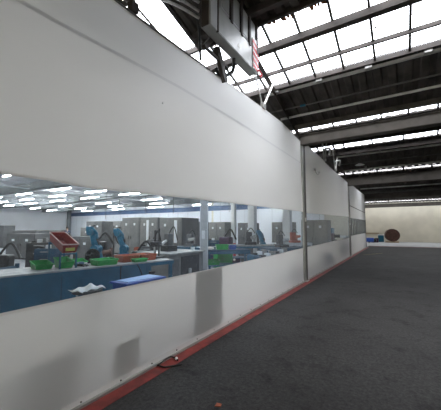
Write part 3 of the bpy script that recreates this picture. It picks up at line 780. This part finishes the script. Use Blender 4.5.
def bin_(name, label, w, d, h, m, loc, rz, front=1., group=None, rim=None, flare=.02, cat='bin'):
    """open-topped parts bin, front face towards local -y, floor and 4 walls"""
    t = thing(name, label, cat, loc, rz, group)
    th = .012; hf = h*front
    mb = MB(); A, B = w/2, d/2
    def wall(p, q, r_, s_): mb.prism([p, q, r_, s_], (0, 0, 0)) 
    mb.box((-A+flare, -B+flare, 0), (A-flare, B-flare, th))
    def slab(b1, b2, t2, t1, inward):
        mb.prism([b1, b2, t2, t1], inward)
    slab((-A+flare, -B+flare, 0), (A-flare, -B+flare, 0), (A, -B, hf), (-A, -B, hf), (0, th, 0))
    slab((-A+flare, B-flare, 0), (A-flare, B-flare, 0), (A, B, h), (-A, B, h), (0, -th, 0))
    for s in (-1, 1): slab((s*(A-flare), -B+flare, 0), (s*(A-flare), B-flare, 0), (s*A, B, h), (s*A, -B, hf), (-s*th, 0, 0))
    body = mb.build('body', m, t)
    r = MB(); rr = .011
    r.tube([(-A, -B, hf), (A, -B, hf), (A, B, h), (-A, B, h), (-A, -B, hf)], rr, n=6, smooth=0)
    r.build('rim', rim or m, t)
    return t
# red tilted bin on its stand
x, y = on_bench(2.06, .42)
t = bin_('parts_bin', 'large red plastic bin tilted forward on a stand with a yellow label on its front', .25, .66, .15, 'redbin', (x, y, 1.30), 80.2, 1., rim='redrim')
t.rotation_euler = (math.radians(17), 0, math.radians(80.2))
MB().box((-.07, -.335, .04), (.07, -.322, .09)).build('label_card', 'yellow', t)
t = thing('bin_stand', 'blue metal stand holding up the tilted red bin on the bench', 'stand', (x, y, .951), 80.2)
for sx in (-1, 1):
    MB().box((sx*.125-.012, -.28, 0), (sx*.125+.012, -.255, .255)).build('leg', 'teal', t)
    MB().box((sx*.125-.012, .26, 0), (sx*.125+.012, .285, .42)).build('leg', 'teal', t)
MB().box((-.137, -.28, .225), (.137, -.255, .25)).build('crossbar', 'teal', t); MB().box((-.137, .26, .39), (.137, .285, .415)).build('crossbar', 'teal', t)
def bench_bin(u, v, w, d, h, m, label, rz=80, front=.75, group=None, z=.951, name='parts_bin'):
    x, y = on_bench(u, v); return bin_(name, label, w, d, h, m, (x, y, z), rz, front, group)
bench_bin(2.06, .34, .22, .30, .16, 'green', 'green plastic parts bin standing between the legs of the red bin stand', 80, .6)
bench_bin(2.36, .45, .26, .30, .12, 'green', 'green plastic parts bin at the left edge, beside the red bin stand', 80, .6)
bench_bin(1.73, .50, .2, .2, .10, 'green', 'small green plastic bin just right of the red bin stand', 80, .6)
bench_bin(1.42, .20, .40, .30, .10, 'green', 'wide green plastic tray on the bench between red bin and orange trays', 80, .95)
bench_bin(.86, .38, .37, .36, .12, 'orange', 'orange-red plastic tray on the bench, the left one of two', 80, 1.)
bench_bin(.45, .38, .37, .36, .12, 'orange', 'orange-red plastic tray on the bench, the right one of two', 80, 1.)
bench_bin(.74, .11, .30, .13, .06, 'green', 'small shallow green tray in front of the orange trays', 80, .9)
# parts heaped in bins
def heap(name, label, u, v, z, n, s, m, spread, cat, rz=0):
    x, y = on_bench(u, v)
    mb = MB()
    for i in range(n):
        a = Vector((random.uniform(-spread, spread), random.uniform(-spread, spread), random.uniform(0, s)))
        if i % 2: mb.cyl(a, a+Vector((random.uniform(-s, s), random.uniform(-s, s), s*.5)), s*.35, n=8)
        else: mb.box(a-Vector((s, s*.5, s*.3))*.6, a+Vector((s, s*.5, s*.3))*.6, rot=R('Z', random.uniform(0, 180)))
    o = mb.build(name, m); o.location = (x, y, z); tag(o, label, cat); o['kind'] = 'stuff'; return o
heap('metal_parts', 'black machined parts heaped in the left orange tray', .86, .38, .985, 16, .06, 'iron', .10, 'metal parts')
heap('metal_parts', 'black machined parts heaped in the right orange tray', .45, .38, .985, 18, .07, 'iron', .10, 'metal parts')
heap('metal_parts', 'small metal parts lying loose on the bench in front of the green tray', 1.80, .10, .965, 12, .025, 'iron', .07, 'metal parts')
heap('metal_parts', 'orange and grey parts in the wide green tray', 1.42, .22, .98, 9, .03, 'orange', .08, 'metal parts')
# coiled motor
x, y = on_bench(1.45, .62)
t = thing('hose_coil', 'dark round hose coil standing on the bench right of the red bin', 'hose coil', (x, y, .952), 60)
mb = MB()
for k in range(3):
    r = .12-k*.03
    mb.tube([(r*math.cos(a*PI/8), .02*(k-1), .14+r*math.sin(a*PI/8)) for a in range(17)], .018, n=6, smooth=0)
mb.build('coil', 'black', t); MB().box((-.1, -.05, 0), (.1, .05, .03)).build('foot', 'iron', t); MB().cyl((0, -.06, .14), (0, .06, .14), .045).build('hub', 'iron', t)
x, y = on_bench(1.80, .30)
t = thing('hand_drill', 'small dark power tool lying on the bench by the green tray', 'power tool', (x, y, .952), 100)
MB().cyl((-.1, 0, .04), (.05, 0, .04), .035).build('motor', 'tealdark', t); MB().cyl((.05, 0, .04), (.14, 0, .04), .014).build('chuck', 'galv', t); MB().box((-.09, -.15, .01), (-.05, -.02, .05), .01).build('grip', 'black', t)
# bench press
x, y = on_bench(.07, .52)
t = thing('bench_press', 'dark upright bench press at the right end of the long teal bench', 'press', (x, y, .951), 10)
MB().box((-.14, -.17, 0), (.14, .17, .04), .01).build('base', 'iron', t); MB().cyl((-.06, .06, .04), (-.06, .06, .62), .022).build('column', 'iron', t)
MB().cyl((.05, .06, .04), (.05, .06, .66), .018).build('column', 'iron', t); MB().box((-.1, -.08, .25), (.1, .1, .36), .015).build('head', 'iron', t)
MB().cyl((0, -.04, .12), (0, -.04, .26), .02).build('ram', 'galv', t); MB().tube([(.1, 0, .32), (.2, -.08, .27)], .01, smooth=0).build('lever', 'iron', t)
# hanging cables on front
for pts, lab in [([(-1.83, 3.52, .93), (-1.81, 3.5, .7), (-1.80, 3.62, .5), (-1.80, 3.72, .3)], 'black cable curving down the front of the long teal bench, left one'),
                 ([(-1.78, 3.85, .93), (-1.74, 3.93, .75), (-1.73, 3.98, .5), (-1.74, 3.9, .3)], 'black cable curving down the front of the long teal bench, right one')]:
    o = MB().tube(pts, .009).build('hanging_cable', 'black', smooth=True); tag(o, lab, 'cable')

# blue box with pale top just behind the curtain
t = thing('storage_trolley', 'blue plastic trolley with a pale blue sheet on top, between curtain and long teal bench', 'trolley', (-1.05, 3.22, 0))
MB().box((-.16, -.36, .42), (.17, .40, .80), .02).build('body', 'bluebox', t); MB().box((-.19, -.39, .78), (.2, .43, .81), .01).build('rim', 'bluebox', t)
MB().box((-.14, -.32, .811), (.14, .37, .822), .004).build('top_sheet', 'bluetop', t)
for x in (-.13, .13):
    for y in (-.3, .34): MB().box((x-.015, y-.015, .06), (x+.015, y+.015, .43)).build('leg', 'bluebox', t); MB().cyl((x-.015, y, .04), (x+.015, y, .04), .04).build('caster', 'black', t)

# things touching the curtain from behind
t = thing('leaning_board', 'tall grey board standing against the back of the curtain, its shadow showing through', 'board', (-.10, 3.72, 0))
MB().box((-.012, -.345, 0), (.012, .345, .97), rot=R('Y', 5), piv=(0, 0, 0)).build('board', 'board', t)
MB().box((-.03, -.345, .0), (-.012, -.30, .93), rot=R('Y', 5), piv=(0, 0, 0)).build('batten', 'wood', t)
t = thing('leaning_board', 'short grey board leaning against the back of the curtain near the left foreground', 'board', (-.128, 2.18, 0))
MB().box((-.01, -.15, 0), (.01, .15, .42), rot=R('Y', 14), piv=(0, 0, 0)).build('board', 'board', t)
t = thing('wooden_crate', 'dark crate behind the lowest left part of the curtain, seen only as a soft shadow', 'crate', (-.36, 1.42, 0))
MB().box((-.2, -.25, 0), (.2, .22, .58), .01).build('body', 'board', t); MB().box((-.21, -.26, .5), (.21, .23, .54)).build('batten', 'wood', t)
t = thing('wooden_crate', 'long low crate behind the curtain beside the tall board, seen only as a soft shadow', 'crate', (-.5, 3.0, 0))
MB().box((-.2, -.5, 0), (.2, .5, .3), .01).build('body', 'board', t); MB().box((-.21, -.51, .2), (.21, .51, .24)).build('batten', 'wood', t)
t = thing('work_stool', 'thin-legged stool behind the curtain carrying a white cloth', 'stool', (-.34, 1.88, 0))
MB().cyl((0, 0, .93), (0, 0, .96), .15, n=20).build('seat', 'dark', t)
for a in range(4): MB().cyl((.1*math.cos(a*PI/2+.7), .1*math.sin(a*PI/2+.7), .93), (.17*math.cos(a*PI/2+.7), .17*math.sin(a*PI/2+.7), 0), .011, n=8).build('leg', 'galv', t)
mb = MB(); G = []
for i in range(13):
    row = []
    for j in range(9):
        u = (i-6)/6; v = (j-4)/4
        row.append(mb.bm.verts.new((v*.10, u*.15, .975+.035*math.exp(-((u-.3)**2)*6-v*v)+.012*math.sin(u*7+v*3)-.03*max(0, abs(v)-.8))))
    G.append(row)
for i in range(12):
    for j in range(8): mb.bm.faces.new((G[i][j], G[i+1][j], G[i+1][j+1], G[i][j+1]))
o = mb.build('crumpled_cloth', 'cloth', smooth=True); o.location = (-.34, 1.88, -.005); tag(o, 'crumpled white cloth just above the lower edge of the near window', 'cloth')
sm = o.modifiers.new('solid', 'SOLIDIFY'); sm.thickness = .006

# ------------------------------------------------------------------ grey machine counter behind bench end
t = thing('machine_counter', 'low grey steel machine counter with a dark open bay, right of the long teal bench', 'machine', (-2.9, 6.35, 0), 0)
MB().box((-.75, -.75, 0), (.35, .75, .92), .02).build('body', 'mach', t)
MB().box((.345, -.28, .12), (.356, .55, .85)).build('open_bay_shade', 'dark', t); MB().box((-.8, -.8, .92), (.4, .8, .965), .01).build('worktop', 'top', t)  # flat dark plate on the body, painted as the shade inside the bay
MB().box((.356, -.7, .3), (.362, -.35, .8), .004).build('access_door', 'mach2', t)
MB().cyl((.36, .1, .2), (.36, .1, .5), .05).build('cylinder', 'galv', t)
t = thing('milling_head', 'dark cluttered tooling head standing on the low grey machine counter', 'machine head', (-3.1, 6.2, .966))
MB().box((-.2, -.15, 0), (.1, .25, .16), .02).build('slide', 'iron', t); MB().box((-.12, -.1, .16), (.05, .12, .5), .03).build('housing', 'mach2', t)
MB().cyl((0, -.12, .3), (0, -.3, .22), .04, n=10).build('spindle', 'galv', t); MB().tube([(-.05, .05, .5), (.0, .2, .7), (.05, .3, .3)], .015).build('hose', 'black', t)
t = thing('white_canister', 'small white canister on the low grey machine counter left of the pale column', 'canister', (-2.75, 6.85, .966))
MB().cyl((0, 0, 0), (0, 0, .1), .06).build('body', 'white', t); MB().cyl((0, 0, .1), (0, 0, .13), .03).build('cap', 'robot', t)

# ------------------------------------------------------------------ further teal benches
def table(label, loc, rz, w, d, h, shelf=True, m='teal', topm='tealdark'):
    t = thing('workbench', label, 'workbench', loc, rz)
    MB().box((0, 0, h-.05), (w, d, h), .006).build('bench_top', topm, t)
    for x in (.03, w-.03):
        for y in (.03, d-.03): MB().box((x-.03, y-.03, 0), (x+.03, y+.03, h-.05)).build('leg', m, t)
    MB().box((0, 0, h-.13), (w, .03, h-.05)).build('front_rail', m, t)
    if shelf: MB().box((.02, .02, .36), (w-.02, d-.02, .40)).build('shelf', m, t)
    return t
b2 = table('teal steel workbench with a lower shelf, just right of the pale column', (-2.95, 7.75, 0), 40, 1.55, .75, .9)
table('dark teal workbench behind the one with a shelf, deep in the workshop', (-3.6, 10.4, 0), 35, 2.0, .8, .92, topm='top')
table('dark blue workbench near the right end of the long window', (-1.5, 9.9, 0), 62, 2.0, .8, .88, m='tealdark')
table('teal workbench left of the pale column behind the low machine counter', (-5.2, 8.6, 0), 12, 1.7, .8, .9)
table('white-topped workbench seen blurred near the first curtain joint', (-2.2, 12.6, 0), 50, 1.8, .7, .95, m='white', topm='white')
def b2xy(u, v):
    a = math.radians(40); return (-2.95+math.cos(a)*u-math.sin(a)*v, 7.75+math.sin(a)*u+math.cos(a)*v)
x, y = b2xy(.62, .3); bin_('parts_bin', 'green plastic crate on top of the teal bench with a shelf', .42, .3, .16, 'green', (x, y, .901), 40, 1.)
x, y = b2xy(.98, .3); bin_('parts_bin', 'blue plastic crate beside the green crate on the shelved teal bench', .24, .28, .13, 'bluebox', (x, y, .901), 40, 1.)
x, y = b2xy(.32, .28); bin_('parts_bin', 'green plastic crate on the lower shelf of the teal bench', .42, .3, .16, 'green', (x, y, .401), 40, .8)
x, y = b2xy(.2, .3)
mb = MB().ball((0, 0, .05), .12, (1.4, 1, .42), 14)
for v in mb.bm.verts: v.co.z = max(0, v.co.z)
o = mb.build('white_bag', 'cloth', smooth=True); o.location = (x, y, .901); tag(o, 'small white bag lying on the left end of the shelved teal bench', 'bag')
# machines and things on far benches
def small_machine(label, loc, rz, m1, m2, s=1., name='bench_machine'):
    t = thing(name, label, 'machine', loc, rz); t.scale = (s, s, s)
    MB().box((-.25, -.2, 0), (.25, .2, .12), .02).build('base', m1, t); MB().box((-.18, -.02, .12), (.08, .18, .55), .03).build('housing', m1, t)
    MB().cyl((.0, -.14, .3), (.24, -.14, .34), .07).build('spindle', m2, t); MB().cyl((.18, .05, .12), (.18, .05, .42), .03).build('column', m2, t)
    MB().tube([(-.1, .1, .55), (.05, .1, .72), (.22, .05, .5)], .018).build('hose', 'black', t)
small_machine('dark machine with red parts behind the shelved teal bench, right of the pale column', (-4.6, 11.9, 0), 0, 'purple', 'hazred', 2.2)
small_machine('dark iron machine on the deep teal bench', (-3.0, 11.25, .921), 35, 'iron', 'galv')
small_machine('small orange machine on the blurred white-topped bench', (-1.75, 13.5, .951), 50, 'orange', 'orange', .9)
small_machine('dark machine on the blue bench near the right end of the long window', (-1.45, 10.9, .881), 60, 'iron', 'truss', .9)
small_machine('grey machine on the teal bench behind the low machine counter', (-4.6, 9.1, .901), 12, 'mach2', 'galv', .9)
small_machine('dark floor-standing machine left of the two teal robots', (-9.3, 6.6, 0), 20, 'iron', 'galv', 2.0)
small_machine('dark floor-standing machine between the two teal robots', (-7.6, 7.2, 0), 40, 'iron', 'brown', 2.0)
small_machine('dark floor-standing machine in front of the cabinet with the middle light strip', (-6.5, 8.9, 0), -10, 'mach2', 'galv', 2.1)
x_ = [(-7.6, 9.3, 'orange', 'orange crate on the floor before the tall grey cabinets'), (-5.1, 10.4, 'bluebox', 'blue crate by the back benches right of the light strips'), (-3.1, 9.15, 'green', 'green crate behind the shelved teal bench'), (-.6, 12.4, 'bluebox', 'blue crate close behind the right end of the long window')]
for (x, y, m, lab) in x_:
    bin_('storage_crate', lab, .6, .45, .75, m, (x, y, 0), random.uniform(0, 60), 1., cat='crate')

def drawers(label, loc, rz, w=.6, h=.8, m='teal', n=4):
    t = thing('drawer_cabinet', label, 'drawer cabinet', loc, rz)
    MB().box((-w/2, -.25, .05), (w/2, .25, h), .012).build('body', m, t); MB().box((-w/2+.03, -.22, 0), (w/2-.03, .22, .06)).build('plinth', 'dark', t)
    for i in range(n):
        a = .09+(h-.12)*i/n; b = .09+(h-.12)*(i+1)/n-.02
        d = MB().box((-w/2+.02, -.268, a), (w/2-.02, -.25, b), .005).build('drawer', m, t)
        MB().box((-w*.2, -.285, b-.05), (w*.2, -.268, b-.03)).build('handle', 'galv', d)
    for k in range(3):
        MB().box((-w/2+.08+k*.17, -.1, h), (-w/2+.19+k*.17, .08, h+.06+.05*((k*7) % 3)), .01).build('box_on_top' if 0 else 'top_tray', ['iron', 'white', 'mach'][k], t)
drawers('teal drawer cabinet behind the right end of the shelved teal bench', (-1.25, 8.3, 0), 55)
drawers('dark teal drawer cabinet close behind the curtain, right part of the window', (-.75, 7.75, 0), 60, m='tealdark')
drawers('dark drawer cabinet in front of the dark blue workbench', (-.95, 9.35, 0), 60, m='dark')
drawers('grey drawer cabinet deep in the workshop between the two white columns', (-3.9, 12.7, 0), 30, m='mach2')
drawers('dark teal drawer cabinet before the grey cabinet right of the column', (-5.9, 12.9, 0), 15, w=.8, h=1.0, m='tealdark')
drawers('tall dark drawer cabinet at left behind the hose coil', (-7.6, 5.0, 0), 40, w=.8, h=1.15, m='dark')
drawers('dark blue drawer cabinet left of the left teal robot', (-6.75, 4.75, 0), 40, w=.6, h=1.0, m='tealdark')
drawers('dark grey drawer cabinet standing between the two teal robots', (-5.0, 7.5-.3, 0), 40, w=.5, h=1.0, m='mach2')
small_machine('dark floor machine behind the orange trays', (-4.1, 6.7-.6, 0), 30, 'iron', 'galv', 1.7, 'floor_machine')
small_machine('dark floor machine far left behind the red bin', (-6.1, 3.3, 0), 40, 'iron', 'tealdark', 1.7, 'floor_machine')
# stuff seen through second panel window
t = thing('floor_machine', 'teal-topped dark machine seen through the window of the second curtain panel', 'machine', (-1.0, 15.3-.9+.0, 0))
for k in kids(t): pass
t.location = (-.95, 17.2, 0)
MB().box((-.4, -.4, 0), (.4, .4, 1.0), .04).build('body', 'dark', t); MB().box((-.3, -.35, 1.0), (.3, .35, 1.35), .03).build('housing', 'purple', t)
MB().box((-.28, -.33, 1.35), (.28, .33, 1.66), .05).build('hood', 'robot', t); MB().cyl((.3, 0, 1.2), (.62, .05, 1.2), .09).build('arm', 'black', t)
t = thing('long_rack', 'long low rack with a red top rail behind the second curtain panel', 'rack', (-1.75, 18.0, 0))
MB().box((-.2, -1.9, .98), (.2, 2.2, 1.04)).build('top_rail', 'redbin', t)
for y in (-1.8, 0, 2.1): MB().box((-.05, y-.04, 0), (.05, y+.04, .98)).build('leg', 'iron', t)
t = thing('white_table', 'white table by the far end of the second panel window', 'table', (-.9, 20.3, 0))
MB().box((-.5, -.6, 1.05), (.5, .6, 1.15), .01).build('table_top', 'white', t)
for x in (-.42, .42):
    for y in (-.5, .5): MB().box((x-.03, y-.03, 0), (x+.03, y+.03, 1.05)).build('leg', 'galv', t)

# ------------------------------------------------------------------ light
w = bpy.data.worlds.new('overcast'); S.world = w; w.use_nodes = True
nt = w.node_tree; nt.nodes.clear(); out = nt.nodes.new('ShaderNodeOutputWorld'); bg = nt.nodes.new('ShaderNodeBackground')
tc = nt.nodes.new('ShaderNodeTexCoord'); sp = nt.nodes.new('ShaderNodeSeparateXYZ'); rp = nt.nodes.new('ShaderNodeValToRGB')
nt.links.new(tc.outputs['Generated'], sp.inputs[0]); nt.links.new(sp.outputs['Z'], rp.inputs['Fac']); nt.links.new(rp.outputs['Color'], bg.inputs['Color'])
rp.color_ramp.elements[0].color = (.85, .90, 1, 1); rp.color_ramp.elements[1].color = (1, 1, 1, 1)
bg.inputs['Strength'].default_value = 9.0
nt.links.new(bg.outputs[0], out.inputs['Surface'])
def portal(x, y, k, sx, sy):
    l = bpy.data.lights.new('sky_portal', 'AREA'); l.shape = 'RECTANGLE'; l.size = sx; l.size_y = sy
    l.cycles.is_portal = True
    o = bpy.data.objects.new('sky_portal', l); COL.objects.link(o)
    o.location = (x, y, k-.2667*y+.08); o.rotation_euler = (math.radians(-14.93), 0, 0)
for (yr, yv, k, strips) in bays:
    for a, b in strips: portal(4.4, (a+b)/2, k, 15.2, (b-a)*1.04)
portal(-2.2, 4.2, 6.947, 2.0, 1.45)
l = bpy.data.lights.new('sky_portal', 'AREA'); l.shape = 'RECTANGLE'; l.size = 15.2; l.size_y = .75; l.cycles.is_portal = True
o = bpy.data.objects.new('sky_portal', l); COL.objects.link(o); o.location = (4.4, 40.22, 5.36); o.rotation_euler = (math.radians(18.9), 0, 0)

S.view_settings.view_transform = 'Standard'; S.view_settings.look = 'None'; S.view_settings.gamma = 1
S.view_settings.use_curve_mapping = False
S.view_settings.exposure = 0.12
